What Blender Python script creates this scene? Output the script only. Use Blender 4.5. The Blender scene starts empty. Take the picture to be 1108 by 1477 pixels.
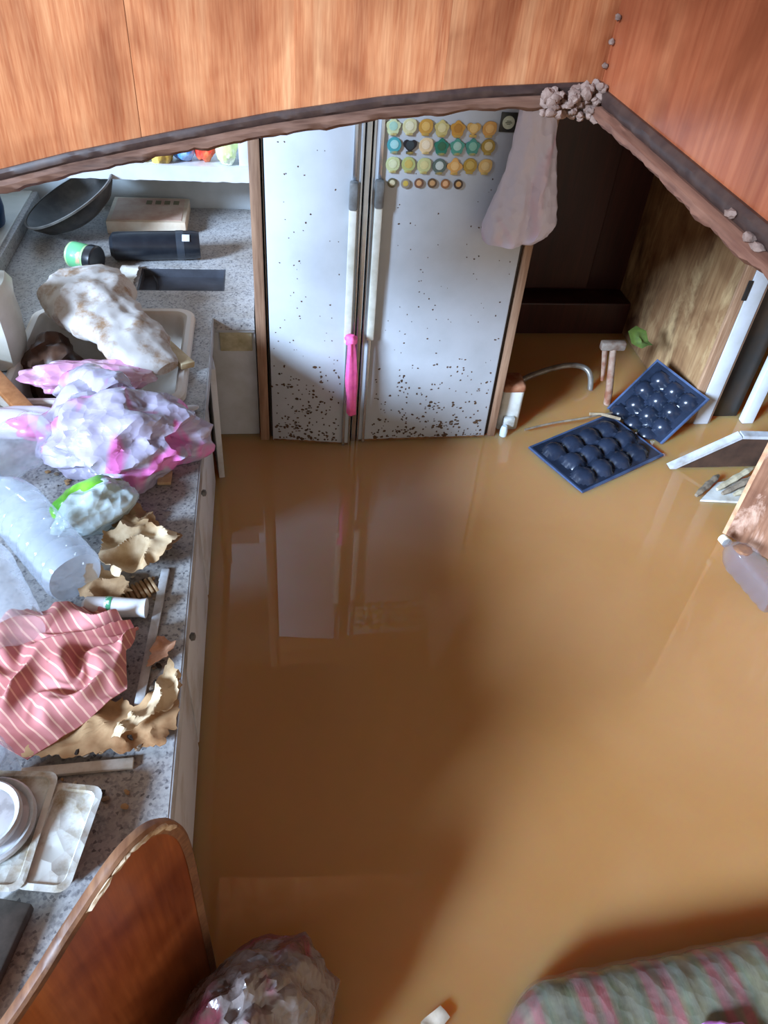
import bpy, bmesh, math, random
from mathutils import Vector, Matrix, noise, Euler
R_ = random.Random(7)
S = bpy.context.scene
COL = S.collection

# ---------------------------------------------------------------- camera, sky, sun, exposure
cam_d = bpy.data.cameras.new('camera'); cam = bpy.data.objects.new('camera', cam_d); COL.objects.link(cam)
cam_d.sensor_fit = 'VERTICAL'; cam_d.sensor_height = 36.0; cam_d.lens = 36.0 * 1109 / 1477
cam_d.clip_start = 0.02
right = Vector((0.9903, -0.1198, 0.0706)); up = Vector((0.0285, 0.6721, 0.7399)); back = Vector((-0.1360, -0.7307, 0.6690))
m = Matrix((right, up, back)).transposed().to_4x4(); m.translation = (0, 0, 1.6)
cam.matrix_world = m
S.camera = cam
w = bpy.data.worlds.new('daylight'); S.world = w; w.use_nodes = True
bg = w.node_tree.nodes['Background']; bg.inputs[0].default_value = (1.0, 0.94, 0.85, 1); bg.inputs[1].default_value = 0.62
sun_d = bpy.data.lights.new('sun', 'SUN'); sun = bpy.data.objects.new('sun', sun_d); COL.objects.link(sun)
sun_d.energy = 10.5; sun_d.angle = 0.24; sun_d.color = (0.55, 0.73, 1.0)
sun.rotation_euler = Vector((1, 0.72, -0.52)).to_track_quat('-Z', 'Y').to_euler(); sun.location = (-3, -1, 3)
vs = S.view_settings; vs.view_transform = 'Standard'; vs.look = 'None'; vs.gamma = 1; vs.use_curve_mapping = False; vs.exposure = 0.15

# ---------------------------------------------------------------- materials
def lin(h):
    h = h.lstrip('#'); o = []
    for i in (0, 2, 4):
        c = int(h[i:i+2], 16) / 255
        o.append(c / 12.92 if c <= 0.04045 else ((c + 0.055) / 1.055) ** 2.4)
    return tuple(o) + (1,)
class NT:
    def __init__(s, name):
        s.m = bpy.data.materials.new(name); s.m.use_nodes = True; s.t = s.m.node_tree
        s.b = s.t.nodes['Principled BSDF']
    def n(s, typ, **kw):
        x = s.t.nodes.new(typ)
        for k, v in kw.items():
            if k[0] == '_': setattr(x, k[1:], v)
            else: x.inputs[k.replace('__', ' ')].default_value = v
        return x
    def l(s, a, b): s.t.links.new(a, b)
    def coord(s, kind='Object', scale=(1, 1, 1)):
        c = s.n('ShaderNodeTexCoord'); mp = s.n('ShaderNodeMapping'); mp.inputs['Scale'].default_value = scale
        s.l(c.outputs[kind], mp.inputs['Vector']); return mp.outputs[0]
    def noise(s, vec, scale, detail=4, rough=.55, dist=0):
        x = s.n('ShaderNodeTexNoise', Scale=scale, Detail=detail, Roughness=rough, Distortion=dist); s.l(vec, x.inputs['Vector']); return x.outputs['Fac']
    def ramp(s, fac, stops):
        x = s.n('ShaderNodeValToRGB'); e = x.color_ramp.elements
        while len(e) < len(stops): e.new(0.5)
        for k, (p, c) in enumerate(stops): e[k].position = p; e[k].color = c if len(c) == 4 else tuple(c) + (1,)
        s.l(fac, x.inputs[0]); return x.outputs[0]
    def mix(s, fac, a, b, mode='MIX'):
        x = s.n('ShaderNodeMix', _data_type='RGBA', _blend_type=mode)
        for v, i in ((fac, 0), (a, 6), (b, 7)):
            if hasattr(v, 'links'): s.l(v, x.inputs[i])
            else: x.inputs[i].default_value = v
        return x.outputs[2]
    def bump(s, h, strength=.3, dist=.002):
        x = s.n('ShaderNodeBump', Strength=strength, Distance=dist); s.l(h, x.inputs['Height']); s.l(x.outputs[0], s.b.inputs['Normal'])
    def done(s, col, rough=.5, spec=.5, metal=0, alpha=1, trans=0):
        if hasattr(col, 'links'): s.l(col, s.b.inputs['Base Color'])
        else: s.b.inputs['Base Color'].default_value = col
        s.b.inputs['Roughness'].default_value = rough; s.b.inputs['Specular IOR Level'].default_value = spec
        s.b.inputs['Metallic'].default_value = metal; s.b.inputs['Alpha'].default_value = alpha
        s.b.inputs['Transmission Weight'].default_value = trans
        return s.m
_mc = {}
def plain(h, rough=.5, h2=None, scale=14, lo=.4, hi=.68, bump=0, **kw):
    key = (h, rough, h2, scale, lo, hi, bump, tuple(sorted(kw.items())))
    if key in _mc: return _mc[key]
    s = NT('mat_' + h.strip('#')); v = s.coord()
    c = lin(h); c2 = lin(h2) if h2 else tuple(x * .8 for x in c[:3]) + (1,)
    f = s.noise(v, scale, 5, .6)
    col = s.ramp(f, [(lo, c), (hi, c2)])
    if bump: s.bump(s.noise(v, scale * 5, 4), bump)
    _mc[key] = s.done(col, rough, **kw); return _mc[key]
def veneer(name, c_dark, c_mid, c_light, rough=.32, grain=55, figure=True, axis='Z', blotch=None, bl=(.5, .6)):
    s = NT(name)
    sc = {'Z': (1, 1, .06), 'X': (.06, 1, 1), 'Y': (1, .06, 1)}[axis]
    v = s.coord(scale=sc); v2 = s.coord()
    info = s.n('ShaderNodeObjectInfo')
    add = s.n('ShaderNodeVectorMath', _operation='ADD'); s.l(v, add.inputs[0])
    sclr = s.n('ShaderNodeVectorMath', _operation='SCALE'); s.l(info.outputs['Random'], sclr.inputs['Scale']); sclr.inputs[0].default_value = (7, 3, 5)
    s.l(sclr.outputs[0], add.inputs[1]); v = add.outputs[0]
    g1 = s.noise(v, grain * .28, 4, .55, .4); g2 = s.noise(v, grain * 3, 3, .6)
    c = s.ramp(g1, [(.3, lin(c_dark)), (.52, lin(c_mid)), (.72, lin(c_light))])
    c = s.mix(.35, c, s.ramp(g2, [(.3, lin(c_dark)), (.7, lin(c_light))]))
    if figure:
        add2 = s.n('ShaderNodeVectorMath', _operation='ADD'); s.l(v2, add2.inputs[0]); s.l(sclr.outputs[0], add2.inputs[1])
        g3 = s.noise(add2.outputs[0], 6.5, 3, .5, .6)
        c = s.mix(.75, c, s.ramp(g3, [(.32, (.44, .29, .23, 1)), (.62, (1, 1, 1, 1))]), 'MULTIPLY')
    if blotch:
        bv = s.coord(scale=(1, 1, .35)); f1 = s.noise(bv, 9, 6, .68, .6)
        c = s.mix(s.ramp(f1, [(bl[0], (0, 0, 0, 1)), (bl[1], (1, 1, 1, 1))]), c, lin(blotch[0]))
        f2 = s.noise(bv, 4.5, 5, .65, .3); c = s.mix(s.ramp(f2, [(.54, (0, 0, 0, 1)), (.68, (1, 1, 1, 1))]), c, lin(blotch[1]))
    return s.done(c, rough, .5)
def granite():
    s = NT('speckled_laminate'); v = s.coord()
    vo = s.n('ShaderNodeTexVoronoi', Scale=230); s.l(v, vo.inputs['Vector'])
    c = s.ramp(vo.outputs['Color'], [(.05, lin('#6a6a6e')), (.25, lin('#a4a5a8')), (.5, lin('#bcbdbd'))])
    n2 = s.noise(v, 90, 3, .6); c = s.mix(.85, c, s.ramp(n2, [(.3, (.55, .55, .57, 1)), (.5, (1, 1, 1, 1))]), 'MULTIPLY')
    n3 = s.noise(v, 5, 5, .65); c = s.mix(.8, c, s.ramp(n3, [(.42, (1, 1, 1, 1)), (.72, (.52, .45, .36, 1))]), 'MULTIPLY')
    return s.done(c, .45)
def water_mat():
    s = NT('turbid_flood_water'); v = s.coord()
    n = s.noise(v, 1.7, 4, .5, .5)
    c = s.ramp(n, [(.35, lin('#be8a54')), (.65, lin('#c69462'))])
    s.done(c, .012, .5)
    s.b.inputs['IOR'].default_value = 1.45
    s.b.inputs['Subsurface Weight'].default_value = 1.0
    s.b.inputs['Subsurface Radius'].default_value = (1.0, .38, .12)
    s.b.inputs['Subsurface Scale'].default_value = .20
    return s.m
def film(name, base, alpha, rough=.18, stripe=None, scale=9, lo=.52, hi=.56, dirt=None, crs=38, crb=.35):
    s = NT(name); v = s.coord()
    c = lin(base)
    if stripe:
        f = s.noise(s.coord(scale=(1, .55, .7)), scale, 2, .4, .8)
        c = s.ramp(f, [(lo, lin(base)), (hi, lin(stripe))])
    if dirt:
        c = s.mix(s.ramp(s.noise(v, 16, 5, .65), [(.48, (0, 0, 0, 1)), (.66, (1, 1, 1, 1))]), c, lin(dirt))
    vo = s.n('ShaderNodeTexVoronoi', Scale=crs); s.l(v, vo.inputs['Vector'])
    s.bump(vo.outputs['Distance'], crb, .012)
    return s.done(c, rough, .6, alpha=alpha)
WOOD = veneer('orange_veneer', '#9c4c2a', '#d08050', '#eeb07c', grain=95)
WOOD2 = veneer('red_mahogany_veneer', '#8c4226', '#b86440', '#cc8258', grain=30)
WOODP = veneer('partition_veneer', '#7a3a20', '#a85a30', '#bf7441', rough=.28, grain=40)
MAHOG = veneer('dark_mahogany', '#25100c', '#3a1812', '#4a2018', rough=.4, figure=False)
RAWPLY = veneer('stained_plywood', '#6b4a2e', '#a47c52', '#c3a073', rough=.7, grain=26, blotch=('#c2a274', '#5a3a24'), bl=(.5, .66))
TRIMW = veneer('weathered_frame_wood', '#5d4030', '#8d6a50', '#b59479', rough=.6, figure=False)
TRIMX = veneer('weathered_moulding', '#3a241b', '#6f4b39', '#94705b', rough=.6, figure=False, axis='X', grain=60)
TRIMY = veneer('weathered_moulding_red', '#4a2a20', '#7e5240', '#a5785f', rough=.6, figure=False, axis='Y', grain=60)
OLDW = veneer('mottled_board', '#4e2c1c', '#8a5c3e', '#b08468', rough=.7, grain=22, blotch=('#b8937c', '#4a2a1c'), bl=(.5, .58))
GRAN = granite(); WATER = water_mat()
WHITE = plain('#b8bdc2', .35, '#adb2b6', 6); WHITE2 = plain('#cfd2d6', .4, '#c0c2c0', 9)
OFFW = plain('#d7d5c8', .5, '#bdb79f', 7); CREAM = plain('#e2ddd6', .4, '#c9bba4', 6, .5, .8)
DARK = plain('#1b1b1d', .45, '#2a2826', 20); BLACKP = plain('#1b1e24', .3, '#262a30', 20)
CHROME = plain('#c9d0d8', .22, '#aab4bf', 8, metal=.85); GREYP = plain('#7b7f80', .5, '#5d5c58', 30)
RUST = plain('#7a4a32', .7, '#a08a78', 25, bump=.3)

# ---------------------------------------------------------------- geometry helpers: geo = (verts, faces, uvs or None)
def box(x0, x1, y0, y1, z0, z1, bev=0, seg=2):
    bm = bmesh.new(); bmesh.ops.create_cube(bm, size=1)
    for v in bm.verts: v.co = Vector(((x0 + x1) / 2 + v.co.x * (x1 - x0), (y0 + y1) / 2 + v.co.y * (y1 - y0), (z0 + z1) / 2 + v.co.z * (z1 - z0)))
    if bev: bmesh.ops.bevel(bm, geom=bm.edges[:], offset=bev, segments=seg, affect='EDGES', profile=.5)
    return frombm(bm)
def frombm(bm):
    bm.verts.index_update(); g = ([v.co.copy() for v in bm.verts], [[v.index for v in f.verts] for f in bm.faces], None); bm.free(); return g
def xf(g, M): return ([M @ Vector(v) for v in g[0]], g[1], g[2])
def place(loc, rz=0, rx=0, ry=0): return Matrix.Translation(loc) @ Euler((rx, ry, rz)).to_matrix().to_4x4()
def join(*gs):
    V = []; F = []
    for g in gs:
        o = len(V); V += list(g[0]); F += [[i + o for i in f] for f in g[1]]
    return (V, F, None)
def axis_m(a, b):
    a = Vector(a); d = Vector(b) - a
    return Matrix.Translation(a) @ d.to_track_quat('Z', 'Y').to_matrix().to_4x4(), d.length
def lathe(prof, n=24, M=None, sq=0, cap=True):
    V = []; F = []
    for r, z in prof:
        for k in range(n):
            a = 2 * math.pi * k / n; q = 1
            if sq: q = 1 / max(abs(math.cos(a)), abs(math.sin(a))); q = 1 + (q - 1) * sq
            V.append(Vector((r * q * math.cos(a), r * q * math.sin(a), z)))
    for i in range(len(prof) - 1):
        for k in range(n): F.append([i*n+k, i*n+(k+1) % n, (i+1)*n+(k+1) % n, (i+1)*n+k])
    if cap:
        F.append(list(range(n))[::-1]); F.append([(len(prof)-1)*n+k for k in range(n)])
    if M: V = [M @ v for v in V]
    return (V, F, None)
def rings(RG, cap=True):
    n = len(RG[0]); V = [Vector(p) for r in RG for p in r]; F = []
    for i in range(len(RG) - 1):
        for k in range(n): F.append([i*n+k, i*n+(k+1) % n, (i+1)*n+(k+1) % n, (i+1)*n+k])
    if cap: F.append(list(range(n))[::-1]); F.append([(len(RG)-1)*n+k for k in range(n)])
    return (V, F, None)
def tube(path, r, n=10):
    path = [Vector(p) for p in path]; RG = []
    for i, p in enumerate(path):
        t = (path[min(i+1, len(path)-1)] - path[max(i-1, 0)]).normalized()
        s = t.orthogonal().normalized() if i == 0 else (RG_s - t * RG_s.dot(t)).normalized()
        RG_s = s; u = t.cross(s); rr = r[i] if isinstance(r, (list, tuple)) else r
        RG.append([p + (s * math.cos(a) + u * math.sin(a)) * rr for a in [2*math.pi*k/n for k in range(n)]])
    return rings(RG)
def smoothpath(pts, k=6):
    P = [Vector(p) for p in pts]; out = []
    for i in range(len(P) - 1):
        a = P[max(i-1, 0)]; b = P[i]; c = P[i+1]; d = P[min(i+2, len(P)-1)]
        for j in range(k):
            t = j / k; out.append(.5 * ((2*b) + (c-a)*t + (2*a-5*b+4*c-d)*t*t + (3*b-a-3*c+d)*t**3))
    out.append(P[-1]); return out
def prism(poly, d0, d1, M=None, holes=(), bev=0):
    """polygon in local XY extruded along local Z from d0 to d1"""
    bm = bmesh.new(); E = []
    for lp in (poly,) + tuple(holes):
        vs_ = [bm.verts.new((x, y, d1)) for x, y in lp]
        E += [bm.edges.new((vs_[i], vs_[(i+1) % len(vs_)])) for i in range(len(vs_))]
    if holes: bmesh.ops.triangle_fill(bm, use_beauty=True, edges=E, use_dissolve=False)
    else: bm.faces.new([v for v in bm.verts])
    fs = bm.faces[:]
    r = bmesh.ops.extrude_face_region(bm, geom=fs)
    for v in [e for e in r['geom'] if isinstance(e, bmesh.types.BMVert)]: v.co.z = d0
    bmesh.ops.recalc_face_normals(bm, faces=bm.faces[:])
    if bev: bmesh.ops.bevel(bm, geom=[e for e in bm.edges if len(e.link_faces) == 2 and e.calc_face_angle(0) > .6], offset=bev, segments=2, affect='EDGES')
    g = frombm(bm)
    return xf(g, M) if M else g
def crease(p, f, seed):
    d = noise.voronoi(Vector(p) * f + Vector((seed * 3.7, seed * 1.3, seed * 2.1)))[0]
    return d[0]
def blob(c, r, seed=1, amp=.25, f=1.0, zmin=None, sub=5, rz=0, ridge=.6, taper=None):
    """closed crumpled shape: ellipsoid with voronoi creases and soft swells, flat where it rests on zmin"""
    bm = bmesh.new(); bmesh.ops.create_icosphere(bm, subdivisions=sub, radius=1)
    rot = Matrix.Rotation(rz, 3, 'Z')
    for v in bm.verts:
        d = v.co.normalized()
        k = 1 + amp * (noise.noise(d * 1.6 * f + Vector((seed * 5.1, seed, seed * 2)))) + amp * ridge * (crease(d, 2.2 * f, seed) - .35) + amp * .55 * ridge * (crease(d, 5 * f, seed + 3) - .35)
        q = Vector((d.x * r[0], d.y * r[1], d.z * r[2])) * k
        if taper: q = taper(q, d)
        q = rot @ q + Vector(c)
        if zmin is not None and q.z < zmin: q.z = zmin + (q.z - zmin) * .02
        v.co = q
    return frombm(bm)
def resample(poly, step, jag, seed):
    rr = random.Random(seed); out = []
    for i in range(len(poly)):
        a = Vector((*poly[i], 0)); b = Vector((*poly[(i+1) % len(poly)], 0)); L = (b-a).length; n = max(1, int(L/step))
        nrm = Vector((-(b-a).y, (b-a).x, 0)).normalized()
        for k in range(n):
            q = a.lerp(b, k/n); q += nrm * jag * (1.5*noise.noise(q*45 + Vector((seed, 0, 0))) + .9*noise.noise(q*160 + Vector((0, seed, 0)))); out.append((q.x, q.y))
    return out
def sheet(poly, z, amp=.01, f=14, seed=1, nr=14, step=.005, jag=.005, thick=.0015, lift=None, soft=.5):
    """torn or crumpled flat piece: rings from the centroid to a jagged outline, UV in metres"""
    B = resample(poly, step, jag, seed); n = len(B)
    cx = sum(p[0] for p in B)/n; cy = sum(p[1] for p in B)/n
    V = []; UV = []
    for k in range(nr + 1):
        t = max(k / nr, .02)
        for (x, y) in B:
            px, py = cx + (x-cx)*t, cy + (y-cy)*t; p = Vector((px, py, 0))
            h = amp * (soft * (.5 + noise.noise(p*f*.5 + Vector((0, 0, seed)))) + (1-soft) * 1.3 * (1 - abs(noise.noise(p*f + Vector((seed, 0, seed))))*2.0) + .35*crease(p, f*1.5, seed))
            if lift: h += lift(px, py)
            V.append(Vector((px, py, z + max(h, 0)))); UV.append((px, py))
    F = [list(range(n))]
    for k in range(nr):
        for i in range(n): F.append([k*n+i, (k+1)*n+i, (k+1)*n+(i+1) % n, k*n+(i+1) % n])
    F[0] = F[0]
    # underside: a copy one thickness lower, joined along the rim
    N = len(V); V += [v - Vector((0, 0, thick)) for v in V]; UV += UV
    F += [[i + N for i in fc][::-1] for fc in F]
    for i in range(n): a = nr*n+i; b = nr*n+(i+1) % n; F.append([a, a+N, b+N, b])
    return (V, F, UV)

# ---------------------------------------------------------------- objects
WL = {}
def wloc(o): return WL.get(o.name, Vector((0, 0, 0))) if o else Vector((0, 0, 0))
def obj(name, g, mat, parent=None, smooth=True, base=None, label=None, kind=None):
    V, F, UV = g
    b = wloc(parent) if parent else (Vector(base) if base else None)
    if b is None:
        b = Vector((sum(v[0] for v in V)/len(V), sum(v[1] for v in V)/len(V), min(v[2] for v in V)))
    me = bpy.data.meshes.new(name); me.from_pydata([Vector(v) - b for v in V], [], F); me.update()
    if UV:
        ul = me.uv_layers.new(name='UVMap')
        for lp in me.loops: ul.data[lp.index].uv = UV[lp.vertex_index]
    me.materials.append(mat)
    bm = bmesh.new(); bm.from_mesh(me); bmesh.ops.recalc_face_normals(bm, faces=bm.faces[:]); bm.to_mesh(me); bm.free()
    if smooth:
        for p in me.polygons: p.use_smooth = True
        try: me.set_sharp_from_angle(angle=math.radians(38))
        except Exception: pass
    o = bpy.data.objects.new(name, me); COL.objects.link(o)
    if parent: o.parent = parent; WL[o.name] = b
    else: o.location = b; WL[o.name] = b
    if label: o['label'] = label
    if kind: o['kind'] = kind
    return o
def tag(o, label, cat, group=None):
    o['label'] = label; o['category'] = cat
    if group: o['group'] = group
    return o
def thing(name, label, cat, loc, group=None):
    o = bpy.data.objects.new(name, None); COL.objects.link(o); o.location = loc; o.empty_display_size = .05
    WL[o.name] = Vector(loc); return tag(o, label, cat, group)
def single(name, g, mat, label, cat, group=None, smooth=True): return tag(obj(name, g, mat, None, smooth), label, cat, group)
def struct(name, g, mat, parent=None, smooth=False):
    o = obj(name, g, mat, parent, smooth, base=None if parent else (0, 0, 0))
    if not parent: o['kind'] = 'structure'
    return o

# ================================================================ SETTING
wt = obj('flood_water', box(-1.2, 2.4, -1.5, 3.2, -.6, 0), WATER, None, False, base=(0, 0, 0), kind='stuff')
tag(wt, 'still murky brown floodwater covering the floor of the cabin', 'water')
CEILM = plain('#6a4a34', .6, '#5c4030', 3)
HULL = plain('#d9dcd6', .5, '#c4c9c2', 4)
struct('ceiling', box(-1.3, 2.5, -1.5, 3.3, 2.4, 2.45), CEILM)
struct('wall_left', join(box(-1.26, -1.2, -1.5, 3.2, -.6, .75), box(-1.26, -1.2, -1.5, 3.2, 2.25, 2.4)), HULL)
wf = struct('window_1', join(box(-1.22, -1.19, -1.5, 3.2, .73, .76), box(-1.22, -1.19, -1.5, 3.2, 2.24, 2.27), box(-1.22, -1.19, 3.12, 3.2, .76, 2.24)), WHITE)
struct('wall_back', box(-1.2, -.05, 3.0, 3.2, -.6, 2.4), plain('#ccd6da', .5, '#b4bfc0', 5))
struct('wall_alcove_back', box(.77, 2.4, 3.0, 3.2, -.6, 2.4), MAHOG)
struct('wall_right', box(2.34, 2.4, -1.5, 3.0, -.6, 2.4), plain('#b89c78', .6, '#a08060', 4))
# arched bulkhead over the opening: backing board with veneer strips
AR = [(-.95, 1.10), (-.75, 1.125), (-.55, 1.155), (-.381, 1.185), (-.281, 1.212), (-.134, 1.245), (.005, 1.275), (.162, 1.302), (.312, 1.321), (.446, 1.332), (.485, 1.334)]
def arch(x):
    for (a, za), (b, zb) in zip(AR, AR[1:]):
        if a <= x <= b: return za + (zb - za) * (x - a) / (b - a)
    return AR[-1][1] if x > AR[-1][0] else AR[0][1]
MY = Matrix(((1, 0, 0, 0), (0, 0, -1, 0), (0, 1, 0, 0), (0, 0, 0, 1)))   # local (x, y, d) -> world (x, -d, y)
back_poly = [(.485, 2.4), (-.95, 2.4)] + AR
wfr = struct('wall_front', prism(back_poly, -1.225, -1.2, MY), WOOD)
cuts = [-.95, -.70, -.45, -.178, .04, .25, .485]
for a, b in zip(cuts, cuts[1:]):
    xs = [a + (b - a) * k / 8 for k in range(9)]
    poly = [(b, 2.39), (a, 2.39)] + [(x, arch(x) + .001) for x in xs]
    struct('veneer_panel', prism(poly, -1.2, -1.197 + R_.uniform(-.0006, .0006), MY), WOOD, wfr)
# right bulkhead, coming towards the viewer
MX = Matrix(((0, 0, 1, 0), (1, 0, 0, 0), (0, 1, 0, 0), (0, 0, 0, 1)))    # local (x, y, d) -> world (d, x, y)
wr = struct('wall_upper_right', prism([(-.6, 1.325), (1.2, 1.325), (1.2, 2.4), (-.6, 2.4)], .487, .512, MX), WOOD2)
for a, b in ((-.6, .1), (.1, .62), (.62, 1.1985)):
    struct('veneer_panel', prism([(a, 1.326), (b, 1.326), (b, 2.39), (a, 2.39)], .484 + R_.uniform(-.0005, .0005), .487, MX), WOOD2, wr)
# weathered mouldings along both lower edges
def moulding(path, nrm, dn, h0, h1, dep, seed, rag):
    RG = []
    for i, p in enumerate(path):
        p = Vector(p); t = noise.noise(p * 26 + Vector((seed, 0, 0))); t2 = noise.noise(p * 90 + Vector((seed, 9, 0)))
        lo = h1 + rag * (t * 1.2 + t2 * .6)
        pr = [(0, h0), (dep * .55, h0), (dep, h0 + (lo-h0) * .3), (dep * (1 + .25*t2), h0 + (lo-h0) * .7), (dep * .6, lo), (-.012, lo), (-.02, h0)]
        RG.append([p + nrm * a + dn * b for a, b in pr])
    return rings(RG)
fp = [(-.95 + 1.41 * k / 150, 1.197, 0) for k in range(151)]; fp = [(x, y, arch(x)) for x, y, _ in fp]
DN = Vector((0, 0, -1))
DKST = plain('#3a2a26', .45, '#4d3a32', 40)
t1 = struct('trim_1', moulding(fp, Vector((0, -1, 0)), DN, .010, .027, .014, 1, .004), TRIMX, smooth=True)
struct('dark_strip', moulding(fp, Vector((0, -1, 0)), DN, -.004, .0105, .008, 4, .0012), DKST, t1, True)
rp = [(.484, -.6 + 1.78 * k / 150, 1.327) for k in range(151)]
t2 = struct('trim_2', moulding(rp, Vector((-1, 0, 0)), DN, .014, .034, .016, 7, .005), TRIMY, smooth=True)
struct('dark_strip', moulding(rp, Vector((-1, 0, 0)), DN, -.006, .0145, .009, 9, .002), DKST, t2, True)
# crumbling mud clump at the corner of the two bulkheads
mn = thing('mud_nest', 'crumbling grey-brown mud clump stuck in the corner where the two wooden bulkheads meet', 'mud nest', (.44, 1.17, 1.27))
MUD = plain('#9a8072', .9, '#74594c', 60, bump=.5)
for k in range(110):
    t = R_.random()
    u_ = R_.random() ** 1.3; c = (.478 - .085 * u_, 1.188 - .022 * R_.random(), 1.314 - .006 * u_ + R_.uniform(-.022, .026) * (1 - .45 * u_))
    s_ = R_.uniform(.004, .0085)
    obj('mud_lump', blob(c, (s_, s_ * .8, s_ * R_.uniform(.6, 1)), k, .5, 1, sub=2, rz=t * 3), MUD, mn)
for k in range(4):
    c = (.479, 1.19 - .004 * k, 1.36 + .03 * k)
    obj('mud_lump', blob(c, (.004, .004, .004), k + 70, .5, 1, sub=2), MUD, mn)
for i, (y, z) in enumerate(((.745, 1.322), (.70, 1.316), (.68, 1.314))):
    obj('mud_lump', blob((.472, y, z), (.006, .008, .004), i + 90, .5, 1, sub=2), MUD, mn)

# passage right of the refrigerator: side panel, dark doorway frame, step
sp = struct('wall_passage_side', box(1.515, 1.545, 2.205, 3.0, -.4, 1.28), RAWPLY)
struct('front_edge', box(1.512, 1.548, 2.188, 2.2045, -.4, 1.28, .003), veneer('pale_ply_edge', '#7a5236', '#b58c68', '#cfae8e', rough=.7, figure=False), sp)
struct('latch_plate', box(1.535, 1.552, 2.183, 2.1885, .50, .57, .002), DARK, sp)
hf = []
for k in range(9): a = math.pi * .5 * k / 8; hf.append((1.06 + .17 * math.sin(math.pi/2 - a) , .56 - .17 * math.cos(math.pi/2 - a)))
def hatch_path(off):
    P = [(1.23 + off, 2.97, 1.25), (1.23 + off, 2.97, .60)]
    for k in range(9):
        a = math.pi / 2 * k / 8; P.append((1.06 + (.17 + off) * math.cos(a), 2.97, .59 - (.17 + off) * math.sin(a)))
    P.append((.80, 2.97, .42 - off)); return P
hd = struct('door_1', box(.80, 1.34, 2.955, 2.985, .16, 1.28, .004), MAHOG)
struct('door_bead', tube(hatch_path(0), .011, 8), plain('#7d6a58', .35, '#63503f', 12), hd, True)
struct('door_bead', tube(hatch_path(.035), .008, 8), plain('#4a372f', .35, '#3a2a24', 12), hd, True)
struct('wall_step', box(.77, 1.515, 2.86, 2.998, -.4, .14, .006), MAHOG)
# white-edged narrow unit at the end of the passage wall
nu = thing('cupboard_frame', 'narrow white-edged cupboard frame with a dark opening, standing beside the stained plywood wall', 'cupboard', (1.67, 2.2, 0))
obj('post', box(1.549, 1.606, 2.186, 2.216, -.4, 1.29, .003), WHITE2, nu)
obj('post', box(1.745, 1.79, 2.186, 2.216, -.4, 1.29, .003), WHITE2, nu)
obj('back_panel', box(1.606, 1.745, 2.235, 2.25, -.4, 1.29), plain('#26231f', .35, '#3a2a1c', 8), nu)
obj('inner_edge', box(1.606, 1.614, 2.19, 2.235, -.4, 1.29), TRIMW, nu)
obj('added_reflection_panel', prism([(1.49, 1.295), (1.80, 1.295), (1.80, 1.97)], -2.216, -2.186, MY), WHITE2, nu, False)  # unseen white triangle, added for the bright wedge it reflects in the water

# ================================================================ REFRIGERATOR
su = thing('cabinet_surround', 'weathered wooden surround framing the white refrigerator', 'cabinet', (.36, 2.3, 0))
obj('side_panel', box(-.052, -.022, 2.128, 2.98, -.4, 1.28, .003), TRIMW, su)
obj('side_panel', box(.742, .768, 2.132, 2.998, -.4, 1.28, .003), TRIMW, su)
obj('top_panel', box(-.022, .742, 2.135, 2.98, 1.085, 1.28, .003), veneer('surround_top', '#7a4a2c', '#9a6440', '#b07c54', axis='X', figure=False), su)
fr = thing('refrigerator', 'white two-door refrigerator speckled with brown mould, standing in the floodwater', 'refrigerator', (.36, 2.3, 0))
obj('body', box(-.012, .732, 2.165, 2.8, -.4, 1.07, .005), WHITE, fr)
obj('centre_strip', box(.2535, .2695, 2.115, 2.164, -.35, 1.07, .003), CHROME, fr)
obj('gasket', box(-.016, -.010, 2.15, 2.164, -.35, 1.07), DARK, fr); obj('gasket', box(.731, .738, 2.141, 2.164, -.35, 1.07), DARK, fr)
SPECK = plain('#5a4028', .9, '#3c2a1c', 40)
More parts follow.
